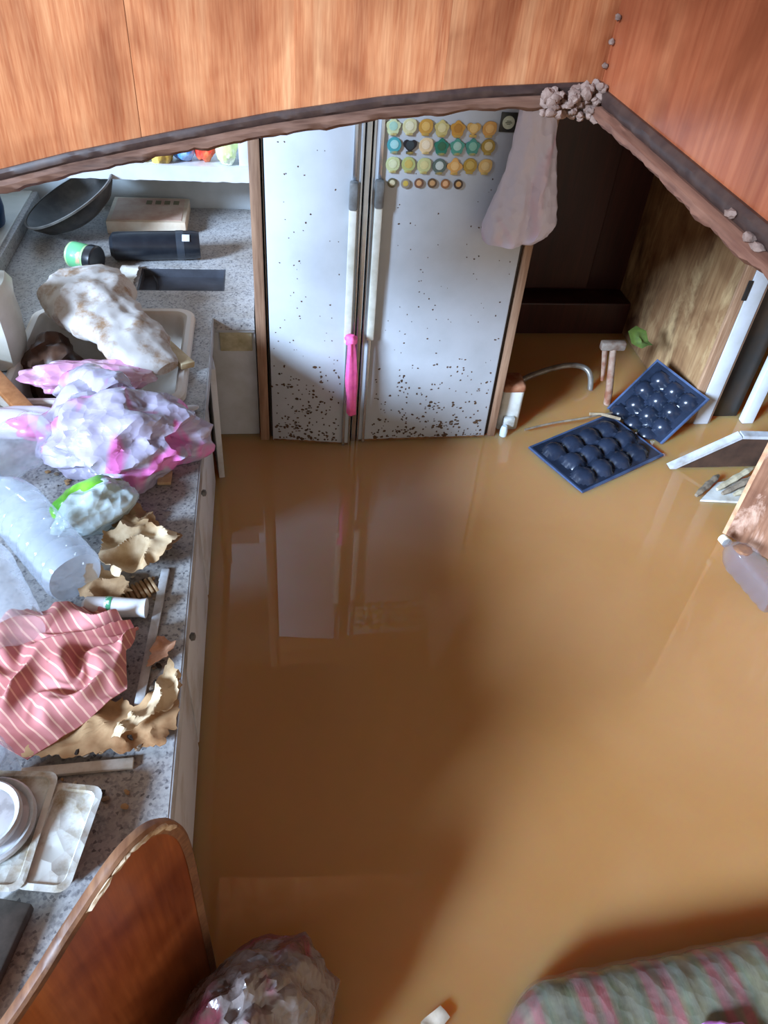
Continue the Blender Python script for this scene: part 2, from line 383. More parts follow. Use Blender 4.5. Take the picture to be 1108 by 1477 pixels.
def door(hinge, width, ang, sgn, seed, nsp):
    """door panel built along +x from the hinge (sgn 1) or -x (sgn -1), swung by ang"""
    M = Matrix.Translation(hinge) @ Matrix.Rotation(ang, 4, 'Z')
    a, b = (0, width) if sgn > 0 else (-width, 0)
    d = obj('door', xf(box(a, b, -.035, 0, -.35, 1.065, .006), M), WHITE, fr)
    e = width * sgn
    xg = e - sgn * .022
    h = obj('handle', xf(join(box(xg-.011, xg+.011, -.058, -.044, .40, .815, .004), box(xg-.006, xg+.006, -.046, -.034, .41, .44), box(xg-.006, xg+.006, -.046, -.034, .76, .80)), M), plain('#dfe0d6', .35, '#c5c5b5', 20), d)
    obj('handle_cap', xf(box(xg-.012, xg+.012, -.062, -.034, .805, .88, .006), M), GREYP, d)
    obj('edge_trim', xf(box(xg-.005, xg+.005, -.043, -.0345, .88, 1.06, .002), M), CHROME, d); obj('edge_trim', xf(box(xg-.005, xg+.005, -.043, -.0345, -.3, .40, .002), M), CHROME, d)
    obj('edge_trim', xf(box(min(e, e - sgn*.007), max(e, e - sgn*.007), -.0375, .001, -.35, 1.063, .002), M), CHROME, d)
    rr = random.Random(seed); V = []; F = []
    for k in range(nsp):
        z = .012 + .95 * rr.random() ** 2.6 if rr.random() < .7 else rr.uniform(.01, .30)
        x = rr.uniform(a + .012, b - .04) if sgn > 0 else rr.uniform(a + .05, b - .012)
        r = rr.uniform(.0016, .0036) * (1.35 if z < .3 else .8)
        if rr.random() < .05: r *= 1.9
        n = 7; o = len(V); ph = rr.random() * 6; el = rr.uniform(.6, 1.4)
        V.append(Vector((x, -.0362, z)))
        for j in range(n):
            q = 2*math.pi*j/n; k2 = r * rr.uniform(.6, 1.25)
            V.append(Vector((x + math.cos(q+ph)*k2*el, -.0353, z + math.sin(q+ph)*k2)))
        F += [[o, o+1+j, o+1+(j+1) % n] for j in range(n)]
    for cx, cz, cr, cn in ((.08 if sgn > 0 else -.16, .06, .03, 26), (.1 if sgn > 0 else -.2, .13, .02, 14), (.05 if sgn > 0 else -.3, .22 if sgn > 0 else .03, .02, 14)):
        for k in range(cn):
            x = cx + rr.gauss(0, cr); z = max(.006, cz + rr.gauss(0, cr * .35)); o = len(V); r = rr.uniform(.002, .0045)
            V.append(Vector((x, -.0362, z)))
            for j in range(6): V.append(Vector((x + math.cos(j*1.047)*r*1.4, -.0353, z + math.sin(j*1.047)*r*rr.uniform(.6, 1))))
            F += [[o, o+1+j, o+1+(j+1) % 6] for j in range(6)]
    obj('mould_specks', xf((V, F, None), M), SPECK, d, False, kind='stuff', label='brown mould specks, thickest towards the waterline')
    # tide line of rust scum along the bottom
    V = []; n = 60
    for k in range(n + 1):
        x = a + .004 + (b - a - .008) * k / n; V += [Vector((x, -.0356, -.01)), Vector((x, -.0358, .006 + .006 * abs(noise.noise(Vector((x*40, seed, 0))))))]
    obj('tide_line', xf((V, [[2*k, 2*k+2, 2*k+3, 2*k+1] for k in range(n)], None), M), plain('#8a6238', .8, '#5a3a20', 40), d, False)
    return d
door((-.008, 2.163, 0), .262, -.125, 1, 3, 210)
door((.729, 2.163, 0), .457, .026, -1, 5, 300)
# pink ribbon tied to the left handle
rb = thing('ribbon', 'bright pink cloth strip knotted on the refrigerator door handle', 'ribbon', (.235, 2.07, .15))
PINK = plain('#ff6fae', .6, '#e8559a', 30)
obj('knot', blob((.232, 2.058, .425), (.018, .014, .018), 5, .4, 1, sub=3), PINK, rb)
RG = []
for k in range(24):
    t = k / 23; z = .42 - .262 * t; cx = .233 + .012 * t; ww = .011 + .007 * math.sin(min(t*1.3, 1)*2.4)
    RG.append([Vector((cx + ww*math.cos(a)*(1 + .25*noise.noise(Vector((math.cos(a)*2, math.sin(a)*2, z*9)))), 2.052 + .012*math.sin(a)*(1 + .3*math.cos(3*a)), z)) for a in [2*math.pi*j/18 for j in range(18)]])
obj('tail', rings(RG), PINK, rb)
# magnets
ordn = ['first', 'second', 'third', 'fourth', 'fifth', 'sixth', 'seventh']
DY = lambda x: 2.163 - .035 - (.729 - x) * math.tan(.026) - .0015
def outline(shape, r, n=20):
    P = []
    for k in range(n):
        a = 2*math.pi*k/n; q = r
        if shape == 'flower': q = r * (1 + .14*math.cos(5*a - math.pi/2))
        if shape == 'heart':
            x = 16*math.sin(a)**3; y = 13*math.cos(a)-5*math.cos(2*a)-2*math.cos(3*a)-math.cos(4*a); P.append((x*r/16, y*r/16)); continue
        if shape == 'bear': q = r * (1 + .16*max(0, math.cos(2*(a - math.pi/4)) ** 3) * (1 if math.sin(a) > 0 else .3))
        if shape == 'diamond': q = r * (1 + .2*math.cos(4*a))
        P.append((q*math.cos(a), q*math.sin(a)))
    return P
def magnet(x, z, shape, word, c1, c2, r, label):
    y = DY(x); o = thing('fridge_magnet', label, 'magnet', (x, y, z - r), 'magnets on the refrigerator door')
    M = Matrix.Translation((x, y, z)) @ MY
    obj('badge', prism(outline(shape, r), 0, .004, M, bev=.0008), plain(c1, .4, None, 40), o)
    obj('face', lathe([(r*.60, .004), (r*.58, .0047), (r*.3, .0049)], 14, M @ Matrix.Translation((0, r*.08, 0))), plain(c2, .4, None, 60), o)
    if r > .016: obj('foot', xf(box(-r*.5, r*.5, 0, .0048, -r*1.12, -r*.78, .0006), Matrix.Translation((x, y - .0048, z))), plain(c1, .5, '#b09a50', 60), o)
rows = [
 (1.012, .322, .0428, .019, [('flower', 'pale mint round', '#cfdcae', '#a9d6c4'), ('bear', 'pale cream', '#d9d7a8', '#e6e6c4'), ('bear', 'golden brown bear-shaped', '#c99a45', '#e0b968'), ('flower', 'pale olive yellow', '#c9bd7c', '#ded6a0'), ('flower', 'gold flower-shaped', '#c8933a', '#b57f2e'), ('heart', 'gold heart-shaped', '#cfa558', '#e2c07a'), ('bear', 'amber bear-shaped', '#d09a4e', '#e6b870')]),
 (.967, .328, .0424, .019, [('round', 'turquoise round', '#4aa7b0', '#a8dfe0'), ('heart', 'black heart-shaped', '#16202a', '#2f4048'), ('bear', 'pale peach', '#ead2a6', '#f2e2c2'), ('flower', 'dark green flower-shaped', '#1f7d68', '#2f6b4e'), ('flower', 'sea green flower-shaped', '#4a9a88', '#a9cfbf'), ('flower', 'teal green flower-shaped', '#3f8f80', '#7fb8a2'), ('round', 'brass ring-shaped', '#a58736', '#d8c690')]),
 (.917, .328, .0424, .019, [('bear', 'pale lime', '#cdd9a4', '#dfe8bf'), ('round', 'yellow green round', '#b9c27e', '#cdbb66'), ('bear', 'light olive', '#c7cc92', '#dbd598'), ('round', 'dark silver ring-shaped', '#5c6f68', '#c9d6cf'), ('diamond', 'orange diamond-shaped', '#dba65c', '#ecc380'), ('round', 'dull gold round', '#b3923c', '#c9ae5c'), ('bear', 'light amber squarish', '#dcb46c', '#e9cb8c')]),
 (.870, .330, .0368, .0128, [('round', 'tiny grey and gold', '#6d6a52', '#d8d2b0'), ('round', 'tiny silver and yellow', '#9c9488', '#d0b95a'), ('round', 'tiny reddish brown', '#7d5a4a', '#d9a978'), ('round', 'tiny dark bronze', '#6c553e', '#c9a070'), ('round', 'tiny copper', '#9a6a44', '#e0b080'), ('round', 'tiny dark brown', '#4c3b30', '#d0a468')])]
rn = ['top row', 'second row', 'third row', 'lowest row']
for ri, (z, x0, dx, r, L) in enumerate(rows):
    for ci, (shape, word, c1, c2) in enumerate(L):
        magnet(x0 + dx*ci, z + R_.uniform(-.002, .002), shape, word, c1, c2, r, f'{word} magnet, {ordn[ci]} from the door handle in the {rn[ri]}')
o = thing('square_magnet', 'black square magnet with a pale round emblem, beside the top row of magnets', 'magnet', (.627, DY(.627), 1.0))
M = Matrix.Translation((.627, DY(.627), 1.03)) @ MY
obj('plate', xf(box(-.022, .022, -.024, .024, 0, .004, .001), M), plain('#23241f', .4, '#2e2f28', 30), o)
obj('emblem', lathe([(.0165, .004), (.016, .0055), (.002, .0058)], 24, M), plain('#cdd0b4', .5, '#b6b99a', 40), o)
obj('emblem_line', xf(join(box(-.009, .009, -.001, .001, .0055, .0066), box(-.006, .006, .003, .0045, .0055, .0066), box(-.005, .005, -.0045, -.003, .0055, .0066)), M), plain('#5c6048', .5), o)
# hanging carrier bag: gathered at the top, fuller below
RG = []
lv = [(1.20, .665, .690, .012), (1.14, .650, .712, .018), (1.08, .630, .727, .026), (1.0, .625, .742, .034), (.93, .618, .760, .044), (.86, .600, .777, .055), (.80, .582, .787, .06), (.765, .580, .772, .056), (.742, .588, .730, .045), (.735, .60, .69, .025)]
LV = []
for (a, b) in zip(lv, lv[1:]):
    for k in range(5): t = k/5; LV.append([a[i] + (b[i]-a[i])*t for i in range(4)])
LV.append(lv[-1])
for z, xl, xr, th in LV:
    ring = []
    for j in range(56):
        a = 2*math.pi*j/56; c, s_ = math.cos(a), math.sin(a)
        x = (xl+xr)/2 + (xr-xl)/2*c; fold = .12*math.sin(5*x/.05 + 6*z) + .75*noise.noise(Vector((x*34, s_*1.2, z*7)))
        y = 2.05 + th*s_*(1 + .55*fold) + .006*noise.noise(Vector((x*60, z*40, s_)))
        ring.append(Vector((x + .004*noise.noise(Vector((z*50, s_*3, 3)))*1.0, min(y, 2.098), z + .004*noise.noise(Vector((x*50, s_*2, 1))))))
    RG.append(ring)
cb = thing('carrier_bag', 'pale lilac plastic carrier bag hanging over the edge of the refrigerator', 'plastic bag', (.68, 2.05, .73))
obj('bag_body', rings(RG), film('lilac_film', '#e9e6fb', .82, .3, '#f0bfdc', 7, .5, .7), cb)
obj('bag_handle', tube(smoothpath([(.665, 2.05, 1.19), (.672, 2.06, 1.24), (.678, 2.11, 1.272), (.684, 2.13, 1.284), (.69, 2.14, 1.288)]), .008, 8), film('lilac_film2', '#dfd6ee', .9, .3), cb)

# ================================================================ GALLEY COUNTER, LEFT
CT = .45
outl = [(-.18, .485), (-.18, 2.14), (-.056, 2.14), (-.056, 2.995), (-.85, 2.995), (-.85, -.02), (-.625, -.02)]
sinkhole = [(-.665, 1.70), (-.25, 1.70), (-.25, 2.15), (-.665, 2.15)]
hobhole = [(-.42, 2.315), (-.15, 2.315), (-.15, 2.475), (-.42, 2.475)]
wk = thing('worktop', 'speckled grey laminate worktop strewn with rubbish along the left of the flooded cabin', 'worktop', (-.5, 1.6, CT - .04))
obj('slab', prism(outl, CT - .04, CT, None, (sinkhole, hobhole)), GRAN, wk, False)
obj('edge_band', box(-.181, -.176, .50, 2.14, CT - .042, CT - .001, .0015), plain('#c3c8ce', .45, '#7f7a74', 9), wk)
obj('backsplash', box(-.855, -.835, .22, 2.99, CT + .001, CT + .05, .004), GRAN, wk)
struct('wall_ledge', box(-1.2, -.856, -.2, 2.998, -.4, .50, .004), HULL)
# sink
sk = thing('sink', 'cream kitchen sink with a raised rounded rim, crammed with rubbish', 'sink', (-.46, 1.92, .28))
def rrect(x0, x1, y0, y1, r, z, n=6):
    P = []
    for cx, cy, a0 in ((x1-r, y1-r, 0), (x0+r, y1-r, 90), (x0+r, y0+r, 180), (x1-r, y0+r, 270)):
        for k in range(n+1): a = math.radians(a0 + 90*k/n); P.append(Vector((cx + r*math.cos(a), cy + r*math.sin(a), z)))
    return P
def sr(i, z, r): return rrect(-.69+i, -.228-i, 1.672+i, 2.172-i, r, z)
obj('basin', rings([sr(0, CT+.001, .05), sr(.002, CT+.014, .05), sr(.01, CT+.019, .045), sr(.022, CT+.017, .04), sr(.03, CT+.006, .035), sr(.036, CT-.05, .035), sr(.05, CT-.15, .04), sr(.08, CT-.165, .05), sr(.16, CT-.168, .05)], False), CREAM, sk)
obj('bowl_floor', rings([sr(.158, CT-.1685, .05), sr(.2, CT-.17, .03)]), CREAM, sk)
# hob recess
hb = thing('hob_recess', 'dark grey rectangular hob recess cut into the back worktop', 'hob', (-.285, 2.395, CT - .03))
obj('tray', join(box(-.4195, -.1505, 2.3155, 2.4745, CT-.035, CT-.028), box(-.4195, -.414, 2.3155, 2.4745, CT-.028, CT-.002), box(-.156, -.1505, 2.3155, 2.4745, CT-.028, CT-.002), box(-.414, -.156, 2.469, 2.4745, CT-.028, CT-.002), box(-.414, -.156, 2.3155, 2.321, CT-.028, CT-.002)), plain('#4b4e56', .4, '#3c3e44', 12), hb, False)
obj('cable', tube(smoothpath([(-.385, 2.46, CT-.02), (-.37, 2.42, CT-.022), (-.365, 2.37, CT-.024), (-.37, 2.33, CT-.022)]), .003, 6), DARK, hb)
# base cabinets under the counter: each with a door
def base_cab(y0, y1, label, ajar=0, knob=True, top=CT - .0415):
    c = thing('base_cabinet', label, 'cabinet', (-.3, (y0+y1)/2, 0), 'base cabinets under the worktop')
    obj('body', box(-.80, -.215, y0 + .002, y1 - .002, -.4, top), plain('#d2d0c8', .5, '#8f8574', 5), c)
    M = Matrix.Translation((-.213, y1 - .004, 0)) @ Matrix.Rotation(ajar, 4, 'Z')
    d = obj('door', xf(box(0, .018, -(y1 - y0 - .008), 0, -.35, CT - .05, .002), M), plain('#d9dce0', .45, '#a59c8c', 6, .5, .75), c)
    if knob: obj('knob', xf(lathe([(.004, 0), (.004, .008), (.009, .011), (.008, .018), (.003, .02)], 12, Matrix.Translation((.018, -(y1-y0) + .05, .33)) @ Matrix.Rotation(math.pi/2, 4, 'Y')), M), GREYP, d)
base_cab(1.925, 2.115, 'narrow white base cabinet with its door ajar, next to the refrigerator corner', .16, False, .27)
base_cab(1.43, 1.92, 'white base cabinet below the front of the cream sink', top=.27)
base_cab(.98, 1.425, 'white base cabinet below the crumpled beige paper')
base_cab(.53, .975, 'stained white base cabinet below the pink striped cloth')
ec = thing('added_light_block', 'plain white block added out of sight below the worktop behind the curved partition, keeping out stray light', 'cabinet', (-.5, .3, 0))  # unseen filler, added to stop sunlight leaking under the worktop
obj('body', prism([(-.215, .50), (-.625, .034), (-.80, .034), (-.80, .526), (-.215, .526)], -.4, CT - .0415), plain('#d2d0c8', .5, '#8f8574', 5), ec, False)
bc = thing('corner_cabinet', 'white corner cabinet with a beige upper panel, between worktop and refrigerator', 'cabinet', (-.12, 2.3, 0))
obj('body', box(-.19, -.056, 2.165, 2.9, -.4, CT - .042), plain('#c9cdd0', .5, '#b6b9b6', 8), bc)
obj('upper_panel', box(-.165, -.066, 2.160, 2.1645, .325, .400, .002), plain('#c9c3a4', .5, '#a39a78', 20), bc)
obj('rail', box(-.178, -.056, 2.15, 2.164, .395, CT - .042, .002), WHITE, bc)
# wall shelf above back counter
sh = thing('wall_shelf', 'white open shelf with a chipped front lip, fixed above the back worktop', 'shelf', (-.38, 2.88, .645))
obj('shelf_board', box(-.70, -.056, 2.75, 2.998, .655, .675, .002), WHITE2, sh)
lip = []
for k in range(41):
    x = -.70 + .64*k/40; lo = .640 + .004*noise.noise(Vector((x*30, 0, 2)))
    lip.append([Vector((x, 2.735, lo)), Vector((x, 2.7495, lo)), Vector((x, 2.7495, .690)), Vector((x, 2.735, .690))])
obj('front_lip', rings(lip), WHITE2, sh)
obj('side_panel', box(-.098, -.056, 2.7505, 2.998, .676, 1.1, .002), WHITE2, sh)
obj('top_board', box(-.70, -.0565, 2.75, 2.998, 1.1, 1.12, .002), WHITE2, sh)

# ---- things on the shelf
def packet(name, c, r, col, col2, label, seed, zmin, cat='packet', sub=4, amp=.3, alpha=1, rz=0):
    return single(name, blob(c, r, seed, amp, 1, zmin, sub, rz), plain(col, .3, col2, 22, .45, .6, alpha=alpha) if alpha == 1 else film('film_' + name + str(seed), col, alpha, .2, col2, 9, .5, .6), label, cat)
SZ = .6755
packet('snack_packet', (-.455, 2.82, SZ+.035), (.048, .04, .05), '#efe6a8', '#d8c870', 'pale yellow packet lying on the white shelf', 11, SZ)
packet('snack_packet', (-.36, 2.82, SZ+.035), (.038, .04, .055), '#d4b45a', '#b08a3a', 'gold foil packet on the shelf beside the pale yellow one', 12, SZ)
packet('snack_packet', (-.29, 2.84, SZ+.05), (.040, .04, .05), '#4f8fe0', '#a9c8f0', 'blue packet on the shelf beside the red one', 13, SZ)
packet('snack_packet', (-.215, 2.84, SZ+.06), (.036, .04, .07), '#e8402e', '#f08050', 'red packet standing between the blue and the green packets', 14, SZ)
packet('snack_packet', (-.14, 2.81, SZ+.06), (.034, .035, .07), '#c8d890', '#e6e8d0', 'green and yellow packet at the end panel of the shelf', 15, SZ)
# ---- back counter
jb = thing('water_drum', 'dark blue plastic drum standing on the ledge by the corner', 'drum', (-.985, 2.66, .5))
BLUE = plain('#1d3f66', .4, '#16304f', 10)
obj('drum_body', lathe([(.09, .501), (.112, .51), (.118, .56), (.114, .60), (.118, .64), (.114, .70), (.10, .74), (.05, .76)], 28, Matrix.Translation((-.985, 2.66, 0))), BLUE, jb)
obj('drum_cap', lathe([(.04, .757), (.04, .785), (.03, .79)], 20, Matrix.Translation((-.985, 2.66, 0))), DARK, jb)
pn = thing('wok', 'blackened round wok tipped on its side in the corner of the back worktop', 'wok', (-.68, 2.72, CT))
ax = Vector((-.44, -.06, .88)).normalized()
Mw = Matrix.Translation(Vector((-.655, 2.73, CT + .098)) - ax * .05) @ ax.to_track_quat('Z', 'Y').to_matrix().to_4x4()
obj('bowl', lathe([(.02, 0), (.08, .008), (.13, .03), (.158, .062), (.168, .078), (.17, .083), (.163, .084), (.15, .068), (.124, .038), (.08, .018), (.02, .012)], 40, Mw), plain('#242322', .5, '#45423e', 18, .45, .7), pn)
obj('rim', lathe([(.165, .078), (.172, .080), (.172, .086), (.165, .086)], 40, Mw, cap=False), plain('#4b4946', .35, '#6a6762', 20), pn)
fl = thing('flask', 'black cylindrical flask lying on its side on the back worktop', 'flask', (-.37, 2.535, CT))
Mf, L = axis_m((-.52, 2.53, CT + .047), (-.235, 2.555, CT + .047))
obj('flask_body', lathe([(.03, 0), (.044, .012), (.0455, .03), (.0455, L-.05), (.046, L-.02), (.042, L)], 28, Mf), BLACKP, fl)
obj('band', lathe([(.0462, L-.075), (.0466, L-.07), (.0466, L-.055), (.0462, L-.05)], 28, Mf), plain('#3a4048', .3), fl)
obj('white_label', xf(box(-.012, .012, -.0475, -.0445, -.012, .012, .001), Matrix.Translation((-.275, 2.55, CT+.047)) @ Matrix.Rotation(-.9, 4, 'X')), WHITE2, fl)
gj = thing('jar', 'small jar with a green label and black lid lying in front of the black flask', 'jar', (-.58, 2.42, CT))
Mj, L = axis_m((-.635, 2.475, CT + .044), (-.535, 2.425, CT + .044))
obj('jar_body', lathe([(.034, 0), (.04, .006), (.04, .066), (.036, .072)], 24, Mj), plain('#b9d9a0', .35, '#8fbf80', 20), gj)
obj('paper_label', lathe([(.0402, .012), (.0408, .013), (.0408, .06), (.0402, .061)], 24, Mj, cap=False), plain('#6fc48a', .5, '#e0b090', 16, .5, .56), gj)
obj('lid', lathe([(.0425, .070), (.0435, .073), (.0435, .096), (.039, .1)], 24, Mj), BLACKP, gj)
bx_ = thing('carton', 'flat cream carton with faded print lying behind the black flask', 'box', (-.43, 2.84, CT))
obj('carton_body', box(-.565, -.295, 2.74, 2.97, CT + .001, CT + .045, .003), plain('#f0e8d4', .6, '#dcc4a8', 9), bx_)
obj('printed_panel', xf(box(-.12, .12, -.10, .10, 0, .0012), Matrix.Translation((-.43, 2.855, CT + .0452))), plain('#ead8c6', .6, '#d0a894', 10), bx_)
for k in range(4): obj('faded_letter', box(-.445 + .032*k, -.425 + .032*k, 2.90, 2.935, CT + .0464, CT + .0472), plain('#8f8a6a', .6), bx_)
tb = thing('plastic_tub', 'squat plastic tub with a pink top and green-orange label on the back worktop', 'tub', (-.54, 2.26, CT))
Mt = Matrix.Translation((-.535, 2.275, CT + .001)) @ Matrix.Rotation(.12, 4, 'Y')
obj('tub_body', lathe([(.043, 0), (.047, .01), (.048, .045), (.044, .052)], 26, Mt), plain('#bcd6a0', .4, '#e6a080', 14, .48, .52), tb)
obj('tub_lid', lathe([(.045, .052), (.049, .054), (.049, .066), (.042, .068), (.038, .063), (.01, .063)], 26, Mt), plain('#e2a592', .45, '#cf9080', 20), tb)
single('paper_sheet', sheet([(-.52, 2.33), (-.43, 2.31), (-.425, 2.47), (-.47, 2.48)], CT + .002, .012, 10, 3), plain('#dcdad2', .7, '#b8b2a6', 14), 'white sheet of paper lying beside the dark hob recess', 'paper')
DBR = plain('#8a7a68', .9, '#5a4c40', 30)
# ---- sink contents
jg = thing('jug', 'large white plastic jug standing at the wall end of the sink', 'jug', (-.752, 1.915, CT))
obj('jug_body', lathe([(.075, .001), (.09, .012), (.092, .10), (.088, .15), (.092, .19), (.08, .215), (.03, .232)], 32, Matrix.Translation((-.752, 1.915, CT)), sq=.55), plain('#e9ebdf', .35, '#cfd2c4', 6), jg)
obj('jug_cap', lathe([(.028, .228), (.028, .255), (.022, .26)], 20, Matrix.Translation((-.752, 1.915, CT))), plain('#dfe6e8', .4), jg)
def pathblob(P, W, H, seed, amp=.2, f=30, nseg=40, zmin=None, n=36):
    pts = smoothpath(P, nseg // (len(P)-1)); RG = []; N = len(pts)
    for i, p in enumerate(pts):
        t = i/(N-1); d = (pts[min(i+1, N-1)] - pts[max(i-1, 0)]); d.z = 0; d.normalize(); s_ = Vector((-d.y, d.x, 0))
        k = t*(len(W)-1); j = min(int(k), len(W)-2); ww = W[j] + (W[j+1]-W[j])*(k-j); hh = H[j] + (H[j+1]-H[j])*(k-j)
        ring = []
        for q in range(n):
            a = 2*math.pi*q/n; e = p + s_*ww*math.cos(a) + Vector((0, 0, hh*math.sin(a)))
            kk = 1 + amp*(noise.noise(e*f*.5 + Vector((seed, 0, 0)))*1.3 + 1.1*(crease(e, f, seed) - .4) + .6*(crease(e, f*2.4, seed) - .4))
            e = p + s_*ww*math.cos(a)*kk + Vector((0, 0, hh*math.sin(a)*kk))
            if zmin is not None: e.z = max(e.z, zmin + .001*math.cos(a*3))
            ring.append(e)
        RG.append(ring)
    return rings(RG)
single('cloth_bundle', pathblob([(-.645, 2.17, .515), (-.57, 2.15, .535), (-.45, 1.99, .53), (-.36, 1.88, .51), (-.275, 1.795, .49)], [.05, .105, .105, .09, .08, .03], [.03, .06, .065, .05, .035, .012], 4, .34, 12, 80, None, 64), film('dirty_cloth', '#c2beba', 1, .7, None, dirt='#947658', crs=30, crb=.12), 'dirty white cloth bundle sprawled across the cream sink', 'cloth')
single('board_offcut', xf(box(-.02, .02, -.17, .17, -.008, .008, .001), place((-.325, 1.965, .488), .62, .06, .15)), plain('#d3c4a0', .6, '#b8a47c', 20), 'cream board offcut wedged between cloth bundle and sink rim', 'board')
single('food_bag', blob((-.60, 1.93, .40), (.075, .10, .085), 21, .4, 1, None, 4), plain('#5c4030', .4, '#2a1c18', 14), 'dark brown rotting bag lying in the sink below the cloth bundle', 'bag')
single('plastic_bag', blob((-.47, 1.765, .485), (.15, .06, .034), 22, .26, 1.3, None, 5, .02), film('pink_film', '#e0a0c4', .9, .2, '#e6d0e0', 9, .45, .6), 'thin pink plastic bag lying along the front rim of the sink', 'plastic bag')
# ---- front counter rubbish
sb = thing('striped_bag', 'knotted white plastic bag with magenta stripes in front of the sink', 'plastic bag', (-.36, 1.5, CT))
STR = film('striped_film', '#b9b2c8', .88, .2, '#e87cc0', 12, .55, .64)
obj('bag_body', blob((-.345, 1.475, CT + .062), (.155, .125, .085), 24, .42, 1.25, CT + .001, 5, .2), STR, sb)
obj('bag_neck', pathblob([(-.37, 1.54, .535), (-.41, 1.60, .565), (-.455, 1.66, .55), (-.49, 1.70, .50)], [.075, .05, .035, .05, .055], [.05, .04, .03, .03, .02], 9, .3, 26, 30), STR, sb)
obj('bag_ear', pathblob([(-.40, 1.57, .55), (-.46, 1.56, .56), (-.50, 1.52, .51), (-.50, 1.46, .47)], [.04, .035, .045, .04], [.03, .025, .025, .015], 12, .3, 26, 24, CT + .001), STR, sb)
single('wooden_plank', xf(box(-.02, .02, -.17, .17, -.01, .01, .003), place((-.665, 1.715, CT + .036), .66, .10)), plain('#c98a58', .5, '#a86a3c', 30), 'orange-brown wooden plank end poking out beside the sink', 'plank')
pp_ = thing('tissue_packet', 'magenta and white soft packet behind the clear bottles', 'packet', (-.59, 1.57, CT))
obj('packet_body', blob((-.60, 1.575, CT + .028), (.13, .05, .03), 31, .2, 1, CT + .001, 4, -.1), plain('#e8dcf0', .3, '#f0f0f6', 10), pp_)
obj('magenta_band', blob((-.55, 1.548, CT + .034), (.085, .03, .028), 32, .2, 1, CT + .002, 4, -.1), plain('#ee3aa0', .3, '#f58ac8', 20), pp_)
sp_ = thing('plastic_spoon', 'white plastic spoon lying at the edge in front of the sink', 'spoon', (-.26, 1.64, CT))
obj('spoon_handle', tube([(-.335, 1.622, CT+.008), (-.29, 1.635, CT+.009), (-.235, 1.648, CT+.009)], [.006, .007, .006], 8), OFFW, sp_)
obj('spoon_bowl', xf(blob((0, 0, 0), (.024, .012, .006), 2, .05, 1, None, 3), place((-.215, 1.655, CT+.009), .3)), WHITE2, sp_)
single('wood_chip', box(-.268, -.238, 1.365, 1.408, CT+.001, CT+.010, .002), plain('#d6b48e', .7, '#b8906a', 30), 'small square pale wood chip lying next to the striped bag', 'wood chip')
CLEAR = film('clear_plastic', '#e6edf6', .32, .10, crs=22, crb=.15); CLEAR2 = film('clear_plastic_blue', '#d6e4f4', .36, .10, crs=22, crb=.15)
CLEARG = film('clear_plastic_grey', '#7e8694', .24, .12, crs=22, crb=.2)
def bottle(name, a, b, r, mat, label, ribs=5, cap=None, sq=0, neck=True, capr=.016):
    o = thing(name, label, 'bottle', (min(a[0], b[0]), min(a[1], b[1]), min(a[2], b[2]) - r))
    Mb, L = axis_m(a, b); pr = [(r*.55, .004), (r*.9, 0), (r, .012)]
    nb = L * (.66 if neck else .97)
    for k in range(ribs*4):
        t = k/(ribs*4); z = .02 + (nb-.02)*t
        pr.append((r*(1 - .055*(math.sin(t*ribs*2*math.pi) > .35)), z))
    if neck: pr += [(r*.98, nb), (r*.85, nb+L*.1), (r*.5, nb+L*.2), (r*.28, L-.03), (r*.28, L-.005)]
    else: pr += [(r*.9, L)]
    obj('bottle_body', lathe(pr, 28, Mb, sq=sq), mat, o)
    if neck: obj('bottle_neck_ring', lathe([(r*.28, L-.024), (r*.36, L-.023), (r*.36, L-.019), (r*.28, L-.018)], 20, Mb), mat, o)
    if cap: obj('bottle_cap', lathe([(capr, L-.016), (capr, L+.004), (capr*.85, L+.006)], 18, Mb), plain(cap, .5), o)
    return o
bottle('plastic_bottle', (-.525, 1.495, CT+.058), (-.70, 1.29, CT+.058), .057, CLEAR, 'smooth clear plastic bottle lying against the magenta packet', 3, None, .2)
bottle('plastic_bottle', (-.378, 1.035, CT+.060), (-.60, 1.325, CT+.075), .056, CLEAR2, 'bluish ribbed clear plastic bottle lying above the pink cloth', 7, None, .15)
bottle('plastic_bottle', (-.455, .90, CT+.058), (-.60, 1.16, CT+.058), .055, CLEAR, 'frosted clear plastic bottle partly under the pink striped cloth', 4, None, .1)
gp = thing('food_packet', 'clear plastic packet with bright green and cyan print between bottle and beige paper', 'packet', (-.4, 1.24, CT))
obj('packet_film', blob((-.375, 1.245, CT + .045), (.088, .050, .045), 41, .3, 1, CT + .001, 5, .75), film('packet_film', '#d4e8ee', .85, .15, '#7fd8ea', 8, .6, .68), gp)
obj('green_print', blob((-.39, 1.268, CT + .052), (.075, .040, .036), 42, .2, 1, CT + .003, 4, .68), plain('#8fe04a', .3, '#4fa838', 20), gp)
BEI = plain('#d8c3a0', .75, '#a8875e', 13); BEI2 = plain('#c9a981', .75, '#86633f', 16); CARD = plain('#b79368', .8, '#8a6844', 25)
single('torn_paper', sheet([(-.325, 1.30), (-.255, 1.24), (-.20, 1.17), (-.23, 1.13), (-.30, 1.17), (-.345, 1.22)], CT+.002, .03, 20, 6, jag=.007), BEI2, 'brown torn paper piece with dark spots beside the green packet', 'paper')
single('torn_paper', sheet([(-.355, 1.19), (-.27, 1.205), (-.195, 1.145), (-.25, 1.075), (-.31, 1.05), (-.345, 1.09)], CT+.012, .04, 16, 8, jag=.007), BEI, 'large cream torn paper crumpled at the worktop edge', 'paper')
single('torn_paper', sheet([(-.37, 1.10), (-.31, 1.08), (-.28, 1.03), (-.33, 1.0), (-.375, 1.02)], CT+.003, .025, 18, 9, jag=.007), BEI2, 'tan torn paper tucked under the ribbed clear bottle', 'paper')
